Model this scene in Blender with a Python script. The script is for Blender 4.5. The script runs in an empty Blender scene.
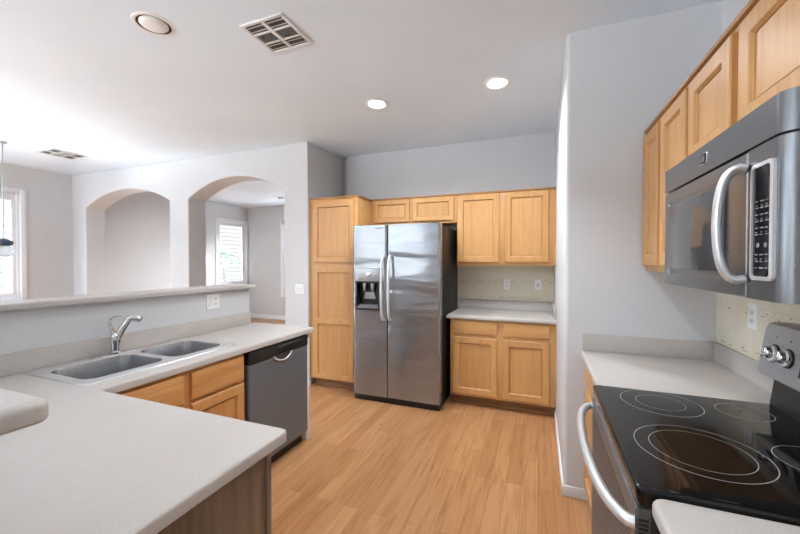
import bpy, bmesh, math, random
from math import pi, sin, cos, radians
from mathutils import Vector, Matrix

random.seed(7)
sc = bpy.context.scene
COL = sc.collection

# ------------------------------------------------------------------ camera
cam_d = bpy.data.cameras.new('camera')
cam = bpy.data.objects.new('camera', cam_d); COL.objects.link(cam)
cam.location = (0, 0, 1.45)
cam.rotation_euler = (pi / 2 - 0.0153, 0, 0.3721)
cam_d.sensor_width = 36.0
cam_d.lens = 36.0 * 357.1 / 800.0
cam_d.clip_start = 0.02
sc.camera = cam

# ------------------------------------------------------------------ world, daylight, exposure
sc.view_settings.view_transform = 'Standard'
sc.view_settings.look = 'None'
sc.view_settings.gamma = 1.0
sc.view_settings.use_curve_mapping = False
sc.view_settings.exposure = 0.63
sc.cycles.use_denoising = True
sc.cycles.max_bounces = 10
sc.cycles.diffuse_bounces = 6
sc.cycles.sample_clamp_indirect = 8.0

world = bpy.data.worlds.new('world'); sc.world = world
world.use_nodes = True
wbg = world.node_tree.nodes['Background']
wbg.inputs[0].default_value = (0.93, 0.97, 1.0, 1)
wbg.inputs[1].default_value = .8


def area(name, loc, target, sx, sy, power, color=(1, 1, 1)):
    d = bpy.data.lights.new(name, 'AREA'); d.shape = 'RECTANGLE'
    d.size = sx; d.size_y = sy; d.energy = power; d.color = color
    o = bpy.data.objects.new(name, d); COL.objects.link(o)
    o.location = loc
    v = Vector(target) - Vector(loc)
    o.rotation_euler = v.to_track_quat('-Z', 'Y').to_euler()
    return o


# daylight outside the rear glazing and shuttered windows; added lamps brighten ceiling and nook
DAY = (0.87, 0.945, 1.0)
area('daylight_rear', (-3.0, -7.6, 1.3), (-3.0, 0, 1.5), 11, 4.4, 300, DAY)
area('added_rear_uplight', (-3.0, -6.2, -0.02), (-3.0, -3.6, 1.7), 10, 1.6, 3300, DAY)  # lamp added low outside, aimed up to brighten the kitchen ceiling
area('added_nook_fill', (-8.6, -.8, 2.2), (-6.5, -.6, 1.2), 2.8, 1.6, 55, DAY)  # added fill lamp, shining in through the added side window
area('added_nook_uplight', (-8.2, .1, 0.0), (-6.4, 1.3, 2.7), 2.4, 1.2, 90, DAY)  # added lamp aimed up through the same window for ceiling glow
area('daylight_nook_patio', (-8.3, 2.0, -0.05), (-6.6, 2.1, 2.2), 2.2, 1.0, 1700, DAY)
area('added_nook_ceiling_fill', (-7.75, .35, 0.35), (-6.3, 1.9, 2.84), 1.4, 0.7, 35, DAY)  # further added uplight for the nook ceiling, no real source
area('daylight_living_back', (-4.6, 8.3, 3.0), (-4.8, 7.0, 1.5), 2.6, 1.2, 1500, DAY)


# ------------------------------------------------------------------ materials
def lin(c):
    return tuple((x / 255 / 12.92) if x / 255 <= 0.04045 else ((x / 255 + 0.055) / 1.055) ** 2.4 for x in c)


def rgba(c):
    return lin(c) + (1,)


class NT:
    def __init__(s, name):
        s.m = bpy.data.materials.new(name); s.m.use_nodes = True
        s.t = s.m.node_tree; s.b = s.t.nodes['Principled BSDF']

    def n(s, typ, **kw):
        x = s.t.nodes.new(typ)
        for k, v in kw.items():
            if k.startswith('i_'):
                x.inputs[int(k[2:])].default_value = v
            elif k.startswith('in_'):
                x.inputs[k[3:].replace('_', ' ')].default_value = v
            else:
                setattr(x, k, v)
        return x

    def l(s, a, b):
        s.t.links.new(a, b)

    def set(s, **kw):
        names = dict(rough='Roughness', metal='Metallic', spec='Specular IOR Level', coat='Coat Weight',
                     coatr='Coat Roughness', base='Base Color', ior='IOR', aniso='Anisotropic')
        for k, v in kw.items():
            s.b.inputs[names[k]].default_value = v
        return s

    def coords(s, kind='Object', scale=(1, 1, 1), rand=False):
        tc = s.n('ShaderNodeTexCoord')
        out = tc.outputs[kind]
        if rand:
            oi = s.n('ShaderNodeObjectInfo')
            mu = s.n('ShaderNodeMath', operation='MULTIPLY', i_1=37.0)
            s.l(oi.outputs['Random'], mu.inputs[0])
            ad = s.n('ShaderNodeVectorMath', operation='ADD')
            s.l(out, ad.inputs[0]); s.l(mu.outputs[0], ad.inputs[1]); out = ad.outputs[0]
        mp = s.n('ShaderNodeMapping'); mp.inputs['Scale'].default_value = scale
        s.l(out, mp.inputs[0])
        return mp.outputs[0]

    def noise(s, vec, scale=1, detail=4, rough=.5, dist=0):
        x = s.n('ShaderNodeTexNoise'); x.inputs['Scale'].default_value = scale
        x.inputs['Detail'].default_value = detail; x.inputs['Roughness'].default_value = rough
        x.inputs['Distortion'].default_value = dist
        s.l(vec, x.inputs['Vector']); return x.outputs['Fac']

    def ramp(s, fac, stops):
        r = s.n('ShaderNodeValToRGB'); e = r.color_ramp.elements
        while len(e) < len(stops): e.new(.5)
        for el, (p, c) in zip(e, stops):
            el.position = p; el.color = c if len(c) == 4 else rgba(c)
        s.l(fac, r.inputs[0]); return r.outputs[0]

    def mix(s, a, b, fac=.5, mode='MIX'):
        x = s.n('ShaderNodeMix', data_type='RGBA', blend_type=mode)
        for v, i in ((fac, 0), (a, 6), (b, 7)):
            if hasattr(v, 'links') or hasattr(v, 'is_linked'): s.l(v, x.inputs[i])
            else: x.inputs[i].default_value = v
        return x.outputs[2]

    def math(s, op, a, b=0.0):
        x = s.n('ShaderNodeMath', operation=op)
        for v, i in ((a, 0), (b, 1)):
            if hasattr(v, 'is_linked'): s.l(v, x.inputs[i])
            else: x.inputs[i].default_value = v
        return x.outputs[0]

    def bump(s, fac, strength=.1, dist=.002):
        x = s.n('ShaderNodeBump'); x.inputs['Strength'].default_value = strength
        x.inputs['Distance'].default_value = dist
        s.l(fac, x.inputs['Height']); s.l(x.outputs[0], s.b.inputs['Normal'])


def plain(name, c, rough=.5, **kw):
    t = NT(name).set(base=rgba(c), rough=rough, **kw)
    return t.m


def paint(name, c, rough=.7, bumpy=.12):
    t = NT(name).set(rough=rough, spec=.3)
    v = t.coords('Object')
    big = t.noise(v, 1.3, 2)
    col = t.ramp(big, [(.3, tuple(x - 2 for x in c)), (.7, tuple(x + 2 for x in c))])
    t.l(col, t.b.inputs['Base Color'])
    t.bump(t.noise(v, 90, 3, .6), bumpy, .002)
    return t.m


def wood(name, axis, tones, rough=.38):
    """axis: the local direction the grain runs along ('X', 'Y' or 'Z')."""
    t = NT(name).set(rough=rough, spec=.4)
    st = {'X': (1.3, 26, 26), 'Y': (26, 1.3, 26), 'Z': (26, 26, 1.3)}[axis]
    fine = {'X': (5, 160, 160), 'Y': (160, 5, 160), 'Z': (160, 160, 5)}[axis]
    f1 = t.noise(t.coords('Object', st, True), 1, 5, .55, .6)
    f2 = t.noise(t.coords('Object', fine, True), 1, 3, .6)
    base = t.ramp(f1, [(.25, tones[0]), (.52, tones[1]), (.8, tones[2])])
    pore = t.ramp(f2, [(.30, (228, 221, 213)), (.5, (255, 255, 255))])
    col = t.mix(base, pore, .55, 'MULTIPLY')
    oi = t.n('ShaderNodeObjectInfo')
    var = t.ramp(oi.outputs['Random'], [(0, (244, 240, 236)), (1, (255, 255, 255))])
    col = t.mix(col, var, 1.0, 'MULTIPLY')
    t.l(col, t.b.inputs['Base Color'])
    t.bump(f2, .06, .001)
    return t.m


MAPLE = [(193, 144, 90), (204, 157, 102), (212, 167, 112)]
OAK = [(186, 132, 76), (204, 150, 92), (214, 163, 106)]
M = {}
M['wall'] = paint('wall_paint', (205, 206, 208))
M['ceil'] = paint('ceiling_paint', (228, 239, 250), .8, .2)
M['trim'] = plain('trim_white', (233, 236, 240), .4)
M['wood_z'] = wood('maple_vertical', 'Z', MAPLE)
M['wood_x'] = wood('maple_horizontal', 'X', MAPLE)
M['oak_z'] = wood('oak_vertical', 'Z', OAK)
M['oak_x'] = wood('oak_horizontal', 'X', OAK)
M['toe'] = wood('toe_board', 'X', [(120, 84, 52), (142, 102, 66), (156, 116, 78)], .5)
M['crown'] = wood('crown_wood', 'X', [(150, 108, 68), (172, 128, 84), (186, 142, 96)], .4)
M['endpanel'] = wood('grey_brown_panel', 'Z', [(104, 88, 76), (132, 114, 99), (152, 134, 118)], .45)
M['white'] = plain('white_plastic', (238, 239, 240), .3)
M['vent'] = plain('vent_white', (226, 226, 226), .45)
M['slot'] = plain('dark_slot', (40, 40, 42), .8)
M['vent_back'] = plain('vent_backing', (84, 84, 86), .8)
M['black'] = plain('black_plastic', (16, 16, 17), .35)
M['blackside'] = plain('black_case', (15, 15, 16), .5)
M['chrome'] = plain('chrome', (220, 221, 223), .08, metal=1.0)
M['handle'] = plain('brushed_handle', (222, 224, 227), .32, metal=.6)
M['ink'] = plain('burner_print', (150, 150, 152), .3)
M['print'] = plain('panel_print', (128, 130, 133), .4)
M['coolsilver'] = plain('soft_silver', (168, 169, 171), .35, metal=.6)
M['blue_metal'] = plain('blue_grey_metal', (62, 74, 92), .35, metal=.5)


def steel(name, c, rough, wav=0.0, brush='Z', metal=.7, var=.03):
    t = NT(name).set(base=rgba(c), rough=rough, metal=metal, spec=.6)
    st = {'Z': (220, 220, 3), 'X': (3, 220, 220), 'Y': (220, 3, 220)}[brush]
    f = t.noise(t.coords('Object', st), 1, 2)
    r = t.n('ShaderNodeMapRange'); r.inputs[3].default_value = rough - var; r.inputs[4].default_value = rough + var
    t.l(f, r.inputs[0]); t.l(r.outputs[0], t.b.inputs['Roughness'])
    if wav:
        w = t.noise(t.coords('Object', (1.6, 1, 5.5), True), 1.0, 1.5, .4, .5)
        t.bump(w, wav, .02)
    return t.m


M['steel'] = steel('stainless', (150, 152, 155), .26)
M['steel_fridge'] = steel('stainless_fridge', (150, 153, 157), .17, .9, 'X', .72)
M['steel_sink'] = steel('stainless_sink', (176, 178, 181), .26, 0, 'Y', .92, .01)
M['sink_rim_lit'] = steel('stainless_rim_lit', (232, 233, 235), .3, 0, 'Y', .85, .01)  # lighter copy of the sink steel; bright reflection put into the colour
M['steel_dark'] = steel('dark_stainless', (106, 113, 122), .36, 0, 'Z', .35)
M['steel_mw'] = steel('stainless_microwave', (124, 126, 129), .26, 0, 'X', .75)
M['steel_range'] = steel('stainless_range', (100, 104, 109), .36, 0, 'X', .25)

t = NT('black_glass').set(base=rgba((13, 13, 14)), rough=.06, spec=.4); M['bglass'] = t.m
t = NT('dark_window_glass').set(base=rgba((74, 76, 79)), rough=.07, spec=.5, metal=.1); M['mwglass'] = t.m

# window pane: mostly clear with a light reflection
t = NT('window_glass')
tr = t.n('ShaderNodeBsdfTransparent'); gl = t.n('ShaderNodeBsdfGlossy'); gl.inputs['Roughness'].default_value = .02
mx = t.n('ShaderNodeMixShader'); mx.inputs[0].default_value = .05
t.l(tr.outputs[0], mx.inputs[1]); t.l(gl.outputs[0], mx.inputs[2])
t.l(mx.outputs[0], t.t.nodes['Material Output'].inputs[0]); M['glass'] = t.m
t = NT('lamp_glass').set(base=rgba((235, 242, 246)), rough=.15); t.b.inputs['Transmission Weight'].default_value = .6
M['lampglass'] = t.m

# speckled laminate counter
t = NT('counter_laminate').set(rough=.34, spec=.45)
v = t.coords('Object')
f = t.noise(v, 160, 3, .7)
big = t.noise(v, 3.0, 4, .6)
c1 = t.ramp(f, [(.3, (184, 179, 175)), (.5, (189, 184, 180)), (.7, (194, 189, 185))])
c2 = t.ramp(big, [(.3, (246, 244, 242)), (.7, (255, 255, 255))])
t.l(t.mix(c1, c2, 1.0, 'MULTIPLY'), t.b.inputs['Base Color']); M['laminate'] = t.m

# wood floor of narrow staggered strips running along Y
t = NT('wood_floor').set(rough=.36, spec=.4)
tc = t.n('ShaderNodeTexCoord'); sp = t.n('ShaderNodeSeparateXYZ'); t.l(tc.outputs['Object'], sp.inputs[0])
cb = t.n('ShaderNodeCombineXYZ'); t.l(sp.outputs[1], cb.inputs[0]); t.l(sp.outputs[0], cb.inputs[1])
br = t.n('ShaderNodeTexBrick'); br.offset = .37; br.offset_frequency = 2; br.squash = 1.0
t.l(cb.outputs[0], br.inputs['Vector'])
br.inputs['Scale'].default_value = 1; br.inputs['Brick Width'].default_value = .92
br.inputs['Row Height'].default_value = .098; br.inputs['Mortar Size'].default_value = .0011
br.inputs['Mortar Smooth'].default_value = .3; br.inputs['Bias'].default_value = 0
br.inputs['Color1'].default_value = rgba((176, 128, 86)); br.inputs['Color2'].default_value = rgba((196, 149, 106))
br.inputs['Mortar'].default_value = rgba((140, 92, 56))
row = t.math('FLOOR', t.math('DIVIDE', sp.outputs[0], .098))
cb2 = t.n('ShaderNodeCombineXYZ')
t.l(t.math('MULTIPLY', sp.outputs[0], 34.0), cb2.inputs[0]); t.l(t.math('MULTIPLY', sp.outputs[1], 2.2), cb2.inputs[1])
t.l(t.math('MULTIPLY', row, 3.71), cb2.inputs[2])
g1 = t.noise(cb2.outputs[0], 1, 5, .6, .8)
grain = t.ramp(g1, [(.28, (206, 190, 176)), (.5, (246, 242, 236)), (.75, (255, 255, 255))])
col = t.mix(br.outputs['Color'], grain, .9, 'MULTIPLY')
vk = t.n('ShaderNodeTexVoronoi'); vk.inputs['Scale'].default_value = 2.6; t.l(tc.outputs['Object'], vk.inputs['Vector'])
knot = t.ramp(vk.outputs['Distance'], [(.0, (120, 80, 52)), (.055, (255, 255, 255))])
col = t.mix(col, knot, .7, 'MULTIPLY')
t.l(col, t.b.inputs['Base Color']); M['floor'] = t.m
t.bump(br.outputs['Fac'], .15, -.001)


# cream stone tile with two rows of small dark printed sprigs
def tile_mat(name, along):
    t = NT(name).set(rough=.3, spec=.45)
    tc = t.n('ShaderNodeTexCoord'); sp = t.n('ShaderNodeSeparateXYZ'); t.l(tc.outputs['Object'], sp.inputs[0])
    a = sp.outputs[{'X': 0, 'Y': 1}[along]]; z = sp.outputs[2]
    base = t.ramp(t.noise(tc.outputs['Object'], 14, 5, .65), [(.3, (214, 208, 188)), (.55, (220, 215, 196)), (.75, (226, 221, 204))])
    mask = None
    for zc_, h_ in ((1.222, .014), (1.042, .012)):
        d = t.math('ABSOLUTE', t.math('SUBTRACT', z, zc_))
        m = t.math('LESS_THAN', d, h_)
        mask = m if mask is None else t.math('ADD', mask, m)
    cb = t.n('ShaderNodeCombineXYZ'); t.l(t.math('MULTIPLY', a, 42.0), cb.inputs[0]); t.l(t.math('MULTIPLY', z, 95.0), cb.inputs[1])
    n = t.noise(cb.outputs[0], 1, 3, .6)
    sprig = t.math('GREATER_THAN', n, .585)
    cb3 = t.n('ShaderNodeCombineXYZ'); t.l(t.math('MULTIPLY', a, 7.5), cb3.inputs[0])
    gate = t.math('GREATER_THAN', t.noise(cb3.outputs[0], 1, 1), .44)
    k = t.math('MULTIPLY', t.math('MULTIPLY', mask, sprig), gate)
    col = t.mix(base, rgba((96, 88, 70)), t.math('MULTIPLY', k, .8))
    # grout lines of the rows and of the tile columns
    gr = t.math('LESS_THAN', t.math('ABSOLUTE', t.math('SUBTRACT', t.math('FRACT', t.math('DIVIDE', a, .152)), .5)), .008)
    for zz in (1.062, 1.200, 1.244):
        gr = t.math('ADD', gr, t.math('LESS_THAN', t.math('ABSOLUTE', t.math('SUBTRACT', z, zz)), .0012))
    col = t.mix(col, rgba((190, 184, 166)), t.math('MULTIPLY', t.math('MINIMUM', gr, 1.0), .7))
    t.l(col, t.b.inputs['Base Color'])
    return t.m


M['tile_x'] = tile_mat('stone_tile_back', 'X')
M['tile_y'] = tile_mat('stone_tile_right', 'Y')

t = NT('lamp_lens'); t.b.inputs['Emission Color'].default_value = (1, .97, .92, 1); t.b.inputs['Emission Strength'].default_value = 9.0
M['lens'] = t.m
t = NT('frosted_lens').set(base=rgba((236, 236, 236)), rough=.4); M['frost'] = t.m
# oven window: black glass with a printed field of pale dots
t = NT('oven_window').set(rough=.4, spec=.12)
vk = t.n('ShaderNodeTexVoronoi'); vk.inputs['Scale'].default_value = 60; vk.inputs['Randomness'].default_value = 0
t.l(t.coords('Object'), vk.inputs['Vector'])
t.l(t.ramp(vk.outputs['Distance'], [(.30, (150, 150, 152)), (.38, (22, 22, 23))]), t.b.inputs['Base Color'])
M['ovenwin'] = t.m
t = NT('shrub_leaf_sunlit').set(rough=.5)
oi = t.n('ShaderNodeNewGeometry')
t.l(t.ramp(oi.outputs['Random Per Island'], [(0, (96, 130, 100)), (1, (150, 182, 150))]), t.b.inputs['Base Color'])  # greens paled, the glare of strong sun put into the leaf colour
M['leaf'] = t.m
M['soil'] = plain('pale_gravel', (214, 210, 200), .9)


# ------------------------------------------------------------------ mesh helpers
def box(bm, x0, x1, y0, y1, z0, z1, bev=0.0, seg=2):
    vs = [bm.verts.new((x, y, z)) for x in (x0, x1) for y in (y0, y1) for z in (z0, z1)]
    q = [(0, 1, 3, 2), (4, 6, 7, 5), (0, 4, 5, 1), (2, 3, 7, 6), (0, 2, 6, 4), (1, 5, 7, 3)]
    fs = [bm.faces.new([vs[i] for i in f]) for f in q]
    if bev:
        es = list({e for f in fs for e in f.edges})
        bmesh.ops.bevel(bm, geom=es, offset=bev, segments=seg, affect='EDGES', profile=.5)
    return vs


def loft(bm, rings, cap0=True, cap1=True, closed=True):
    vr = [[bm.verts.new(p) for p in r] for r in rings]
    n = len(vr[0])
    for a, b in zip(vr[:-1], vr[1:]):
        for i in range(n if closed else n - 1):
            j = (i + 1) % n
            bm.faces.new((a[i], a[j], b[j], b[i]))
    if cap0: bm.faces.new(list(reversed(vr[0])))
    if cap1: bm.faces.new(vr[-1])
    return vr


def lathe(bm, prof, seg=32, c=(0, 0, 0), axis='Z', cap0=True, cap1=True):
    rings = []
    for r, h in prof:
        ring = []
        for i in range(seg):
            a = 2 * pi * i / seg
            p = {'Z': (r * cos(a), r * sin(a), h), 'Y': (r * cos(a), h, r * sin(a)), 'X': (h, r * cos(a), r * sin(a))}[axis]
            ring.append((p[0] + c[0], p[1] + c[1], p[2] + c[2]))
        rings.append(ring)
    loft(bm, rings, cap0, cap1)


def tube(bm, pts, r, seg=12, cap=True, flat=None):
    """Sweep a circle (or an ellipse: flat=(a,b)) of radius r (number or list) along pts."""
    pts = [Vector(p) for p in pts]
    n = len(pts); rs = r if isinstance(r, (list, tuple)) else [r] * n
    tang = []
    for i in range(n):
        a = pts[max(i - 1, 0)]; b = pts[min(i + 1, n - 1)]
        tang.append((b - a).normalized())
    up = Vector((0, 0, 1)) if abs(tang[0].z) < .9 else Vector((1, 0, 0))
    u = tang[0].cross(up).normalized(); rings = []
    for i in range(n):
        u = (u - tang[i] * u.dot(tang[i])).normalized(); w = tang[i].cross(u)
        fa, fb = flat or (1, 1)
        rings.append([pts[i] + (u * cos(2 * pi * k / seg) * fa + w * sin(2 * pi * k / seg) * fb) * rs[i] for k in range(seg)])
    loft(bm, rings, cap, cap)


def bez(p0, p1, p2, p3, n=14):
    p0, p1, p2, p3 = map(Vector, (p0, p1, p2, p3)); out = []
    for i in range(n + 1):
        t_ = i / n; s = 1 - t_
        out.append(p0 * s ** 3 + p1 * 3 * s * s * t_ + p2 * 3 * s * t_ * t_ + p3 * t_ ** 3)
    return out


def rrect(x0, x1, y0, y1, r, n=6):
    out = []
    for cx, cy, a0 in ((x1 - r, y1 - r, 0), (x0 + r, y1 - r, pi / 2), (x0 + r, y0 + r, pi), (x1 - r, y0 + r, 1.5 * pi)):
        for k in range(n + 1):
            a = a0 + pi / 2 * k / n
            out.append((cx + r * cos(a), cy + r * sin(a)))
    return out


def round_poly(pts, rad, n=5):
    """CCW polygon with a rounding radius per vertex."""
    out = []
    N = len(pts)
    for i in range(N):
        p = Vector(pts[i]); a = Vector(pts[i - 1]); b = Vector(pts[(i + 1) % N]); r = rad[i]
        if r <= 0: out.append(tuple(p)); continue
        d1 = (a - p).normalized(); d2 = (b - p).normalized()
        p1 = p + d1 * r; p2 = p + d2 * r; c = p + (d1 + d2) * r      # right-angled corners
        for k in range(n + 1):
            w = k / n * pi / 2
            out.append(tuple(c - d2 * r * cos(w) - d1 * r * sin(w)))
    return out


def offset_poly(pts, d):
    """Inset a CCW polygon by d."""
    N = len(pts); out = []
    for i in range(N):
        p = Vector(pts[i]); a = Vector(pts[i - 1]); b = Vector(pts[(i + 1) % N])
        e1 = (p - a).normalized(); e2 = (b - p).normalized()
        n1 = Vector((-e1.y, e1.x)); n2 = Vector((-e2.y, e2.x))
        m = n1 + n2; L = max(m.dot(m) / 2, .2)
        out.append(tuple(p + m * (d / L)))
    return out


def slab(bm, pts, z0, z1, r=.012, rb=.004, holes=(), seg=4):
    rings = []
    for k in range(seg + 1):
        a = pi / 2 * k / seg
        rings.append((r * (1 - sin(a)), z1 - r * (1 - cos(a))))
    rings += [(0, z0 + rb), (rb, z0)]
    vr = []
    for ins, z in rings:
        vr.append([bm.verts.new((x, y, z)) for x, y in (offset_poly(pts, ins) if ins else pts)])
    n = len(pts)
    for a, b in zip(vr[:-1], vr[1:]):
        for i in range(n):
            j = (i + 1) % n
            bm.faces.new((a[j], a[i], b[i], b[j]))
    hl = []
    for h in holes:
        t_ = [bm.verts.new((x, y, z1)) for x, y in h]; b_ = [bm.verts.new((x, y, z0)) for x, y in h]
        for i in range(len(h)):
            j = (i + 1) % len(h); bm.faces.new((t_[i], t_[j], b_[j], b_[i]))
        hl.append((t_, b_))

    def cap(loop, holes_):
        es = []
        for L in [loop] + holes_:
            for i in range(len(L)):
                e = bm.edges.get((L[i], L[(i + 1) % len(L)])) or bm.edges.new((L[i], L[(i + 1) % len(L)]))
                es.append(e)
        bmesh.ops.triangle_fill(bm, use_beauty=True, use_dissolve=False, edges=es)
    cap(vr[0], [h[0] for h in hl]); cap(vr[-1], [h[1] for h in hl])


def obj(name, bm, mat, parent=None, sharp=35, kind=None):
    bmesh.ops.recalc_face_normals(bm, faces=bm.faces)
    me = bpy.data.meshes.new(name); bm.to_mesh(me); bm.free()
    for m in (mat if isinstance(mat, (list, tuple)) else [mat]): me.materials.append(M[m])
    me.polygons.foreach_set('use_smooth', [True] * len(me.polygons))
    me.set_sharp_from_angle(angle=radians(sharp))
    o = bpy.data.objects.new(name, me); COL.objects.link(o)
    if parent is not None: o.parent = parent
    if kind: o['kind'] = kind
    return o


def B(*boxes, bev=0.0):
    bm = bmesh.new()
    for b in boxes:
        box(bm, *b[:6], b[6] if len(b) > 6 else bev)
    return bm


def thing(name, label, cat, loc=(0, 0, 0), rot=0.0, group=None):
    o = bpy.data.objects.new(name, None); COL.objects.link(o)
    o.empty_display_size = .1
    o.location = loc; o.rotation_euler = (0, 0, rot)
    o['label'] = label; o['category'] = cat
    if group: o['group'] = group
    return o


def tag(o, label, cat, group=None):
    o['label'] = label; o['category'] = cat
    if group: o['group'] = group
    return o


def copy_tree(o, loc, label, rot=None, parent=None):
    c = o.copy(); COL.objects.link(c); c.location = loc
    if rot is not None: c.rotation_euler = (0, 0, rot)
    if label: c['label'] = label
    for ch in list(o.children):
        k = ch.copy(); COL.objects.link(k); k.parent = c
        for g in ch.children:
            d = g.copy(); COL.objects.link(d); d.parent = k
            if d.type == 'LIGHT': pass
    return c


# ------------------------------------------------------------------ the setting
ZC = 2.84
XR, XS, YF, YB, XP, YA, XL, YL = .90, .15, 2.42, 4.16, -2.50, 3.47, -7.05, 7.20
YREAR = -4.0
obj('floor', B((XL - .2, XR + .2, YREAR - .2, YL + .2, -.08, 0)), 'floor', kind='structure')
obj('ceiling', B((XL - .2, XR + .2, YREAR - .2, YL + .2, ZC, ZC + .08)), 'ceil', kind='structure')
obj('wall_right', B((XR, XR + .15, YREAR - .15, YB + .15, 0, ZC)), 'wall', kind='structure')
obj('wall_back', B((-2.39, XR, YB, YB + .15, 0, ZC, .012), (XP - .12, -2.39, YB + .10, YB + .2, 0, ZC)), 'wall', kind='structure')
# the closet block whose rounded corner faces the kitchen
bm = bmesh.new()
slab(bm, round_poly([(XS, YF), (XR, YF), (XR, YB), (XS, YB)], [.022, 0, 0, 0], 6), 0, ZC, r=.0005, rb=.0005)
obj('wall_stub', bm, 'wall', kind='structure')
# pantry side return, and the living room's far side
obj('wall_pantry', B((XP - .12, XP, YA + .27, YB + .2, 0, ZC), (XP - .12, XP - .02, YB + .2, YL + .15, 0, ZC)), 'wall', kind='structure')


def wall_with_holes(axis, pos, thick, a0, a1, holes):
    """A wall at axis=pos running a0..a1 with rectangular holes (b0,b1,z0,z1)."""
    bm = bmesh.new()
    cuts = sorted({a0, a1} | {h[0] for h in holes} | {h[1] for h in holes})
    for s, e in zip(cuts[:-1], cuts[1:]):
        hs = [h for h in holes if h[0] <= s and h[1] >= e]
        spans = [(0, ZC)]
        if hs: spans = [(0, hs[0][2]), (hs[0][3], ZC)]
        for z0, z1 in spans:
            if axis == 'X': box(bm, pos, pos + thick, s, e, z0, z1)
            else: box(bm, s, e, pos, pos + thick, z0, z1)
    bmesh.ops.remove_doubles(bm, verts=bm.verts, dist=1e-5)
    return bm


W1 = (1.30, 2.84, .90, 2.44)
W_ADDED = (-1.7, .95, .12, 2.35)  # unseen window added to let more light onto the nook ceiling
W2 = (6.27, 7.13, .86, 2.43)
W3 = (-5.93, -4.70, .62, 2.42)
WR = [(-6.7, -4.9, .95, 2.4), (-4.7, -2.9, .95, 2.4)]
obj('wall_left', wall_with_holes('X', XL - .15, .15, YREAR - .15, YL + .15, [W_ADDED, W1, W2]), 'wall', kind='structure')
obj('wall_living', wall_with_holes('Y', YL, .15, XL, XP - .1, [W3]), 'wall', kind='structure')
obj('wall_rear', wall_with_holes('Y', YREAR - .15, .15, XL, XR, WR), 'wall', kind='structure')


def arch(x0, x1, zs, rise, n=48):
    """Points of a segmental arch opening: up the left jamb, over, down the right jamb."""
    c = (x0 + x1) / 2; hw = (x1 - x0) / 2
    R = (hw * hw + rise * rise) / (2 * rise); a = math.asin(hw / R)
    pts = [(x0, 0)]
    for k in range(n + 1):
        w = -a + 2 * a * k / n
        pts.append((c + R * sin(w), zs + rise - R + R * cos(w)))
    pts.append((x1, 0)); return pts


A1 = arch(-6.70, -4.79, 2.295, .235)
A2 = arch(-4.43, -2.836, 2.295, .235)
outl = [(XL, 0)] + A1 + A2 + [(XP, 0), (XP, ZC), (XL, ZC)]
bm = bmesh.new()
vs = [bm.verts.new((x, YA, z)) for x, z in outl]
es = [bm.edges.new((vs[i], vs[(i + 1) % len(vs)])) for i in range(len(vs))]
bmesh.ops.triangle_fill(bm, use_beauty=True, edges=es)
ex = bmesh.ops.extrude_face_region(bm, geom=list(bm.faces))
bmesh.ops.translate(bm, verts=[v for v in ex['geom'] if isinstance(v, bmesh.types.BMVert)], vec=(0, .28, 0))
o = obj('wall_arch', bm, 'wall', kind='structure')
o.data.polygons.foreach_set('use_smooth', [False] * len(o.data.polygons))
md = o.modifiers.new('bevel', 'BEVEL'); md.width = .014; md.segments = 3; md.limit_method = 'ANGLE'; md.angle_limit = radians(55)

# half walls that carry the raised bar: along the sink and round the corner towards the camera
HX0, HX1 = -2.455, -2.335
obj('wall_half', B((HX0, HX1, .15, 2.40, 0, 1.220)), 'wall', kind='structure')
obj('wall_half_return', B((HX1, -.745, .15, .27, 0, 1.220)), 'wall', kind='structure')

bh = .064
for nm, bxs in {
    'baseboard_stub': [(XS - .012, XS, YF + .02, 3.62, 0, bh), (XS - .012, .345, YF - .012, YF, 0, bh)],
    'baseboard_pillar': [(-2.836, XP + .012, YA - .012, YA, 0, bh), (XP, XP + .012, YA, 3.498, 0, bh)],
    'baseboard_living': [(XL, XP - .12, YL - .012, YL, 0, .10)],
    'baseboard_left': [(XL, XL + .012, YA + .3, YL - .012, 0, .10), (XL, XL + .012, YREAR, YA, 0, .10)],
    'baseboard_rear': [(XL + .012, XR, YREAR, YREAR + .012, 0, .10)],
}.items():
    obj(nm, B(*bxs, bev=.003), 'trim', kind='structure')


# ------------------------------------------------------------------ windows and shutters
def window(name, axis, hole, pos, inward, mulls=0):
    """Casing on the room side, frame in the hole and a glass pane. inward: +1 / -1 along the axis into the room."""
    b0, b1, z0, z1 = hole; w = .06
    root = bpy.data.objects.new(name, None); COL.objects.link(root); root['kind'] = 'structure'

    def bx(bm, s, e, d0, d1, za, zb, bev=.003):
        lo, hi = min(d0, d1), max(d0, d1)
        if axis == 'X': box(bm, lo, hi, s, e, za, zb, bev)
        else: box(bm, s, e, lo, hi, za, zb, bev)
    i = inward
    bm = bmesh.new()
    for s, e, za, zb in ((b0 - w, b0, z0 - w, z1 + w), (b1, b1 + w, z0 - w, z1 + w), (b0, b1, z1, z1 + w), (b0, b1, z0 - w, z0)):
        bx(bm, s, e, pos, pos + .022 * i, za, zb)
    obj('casing', bm, 'trim', root, kind='structure')
    bm = bmesh.new(); f = .035
    for s, e, za, zb in ((b0, b0 + f, z0, z1), (b1 - f, b1, z0, z1), (b0 + f, b1 - f, z1 - f, z1), (b0 + f, b1 - f, z0, z0 + f)):
        bx(bm, s, e, pos - .13 * i, pos - .09 * i, za, zb)
    for k in range(mulls):
        c = b0 + (b1 - b0) * (k + 1) / (mulls + 1); bx(bm, c - .02, c + .02, pos - .13 * i, pos - .09 * i, z0 + f, z1 - f)
    obj('sash', bm, 'trim', root, kind='structure')
    bm = bmesh.new(); bx(bm, b0 + .01, b1 - .01, pos - .113 * i, pos - .107 * i, z0 + .01, z1 - .01, 0)
    obj('pane', bm, 'glass', root, kind='structure')


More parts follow.
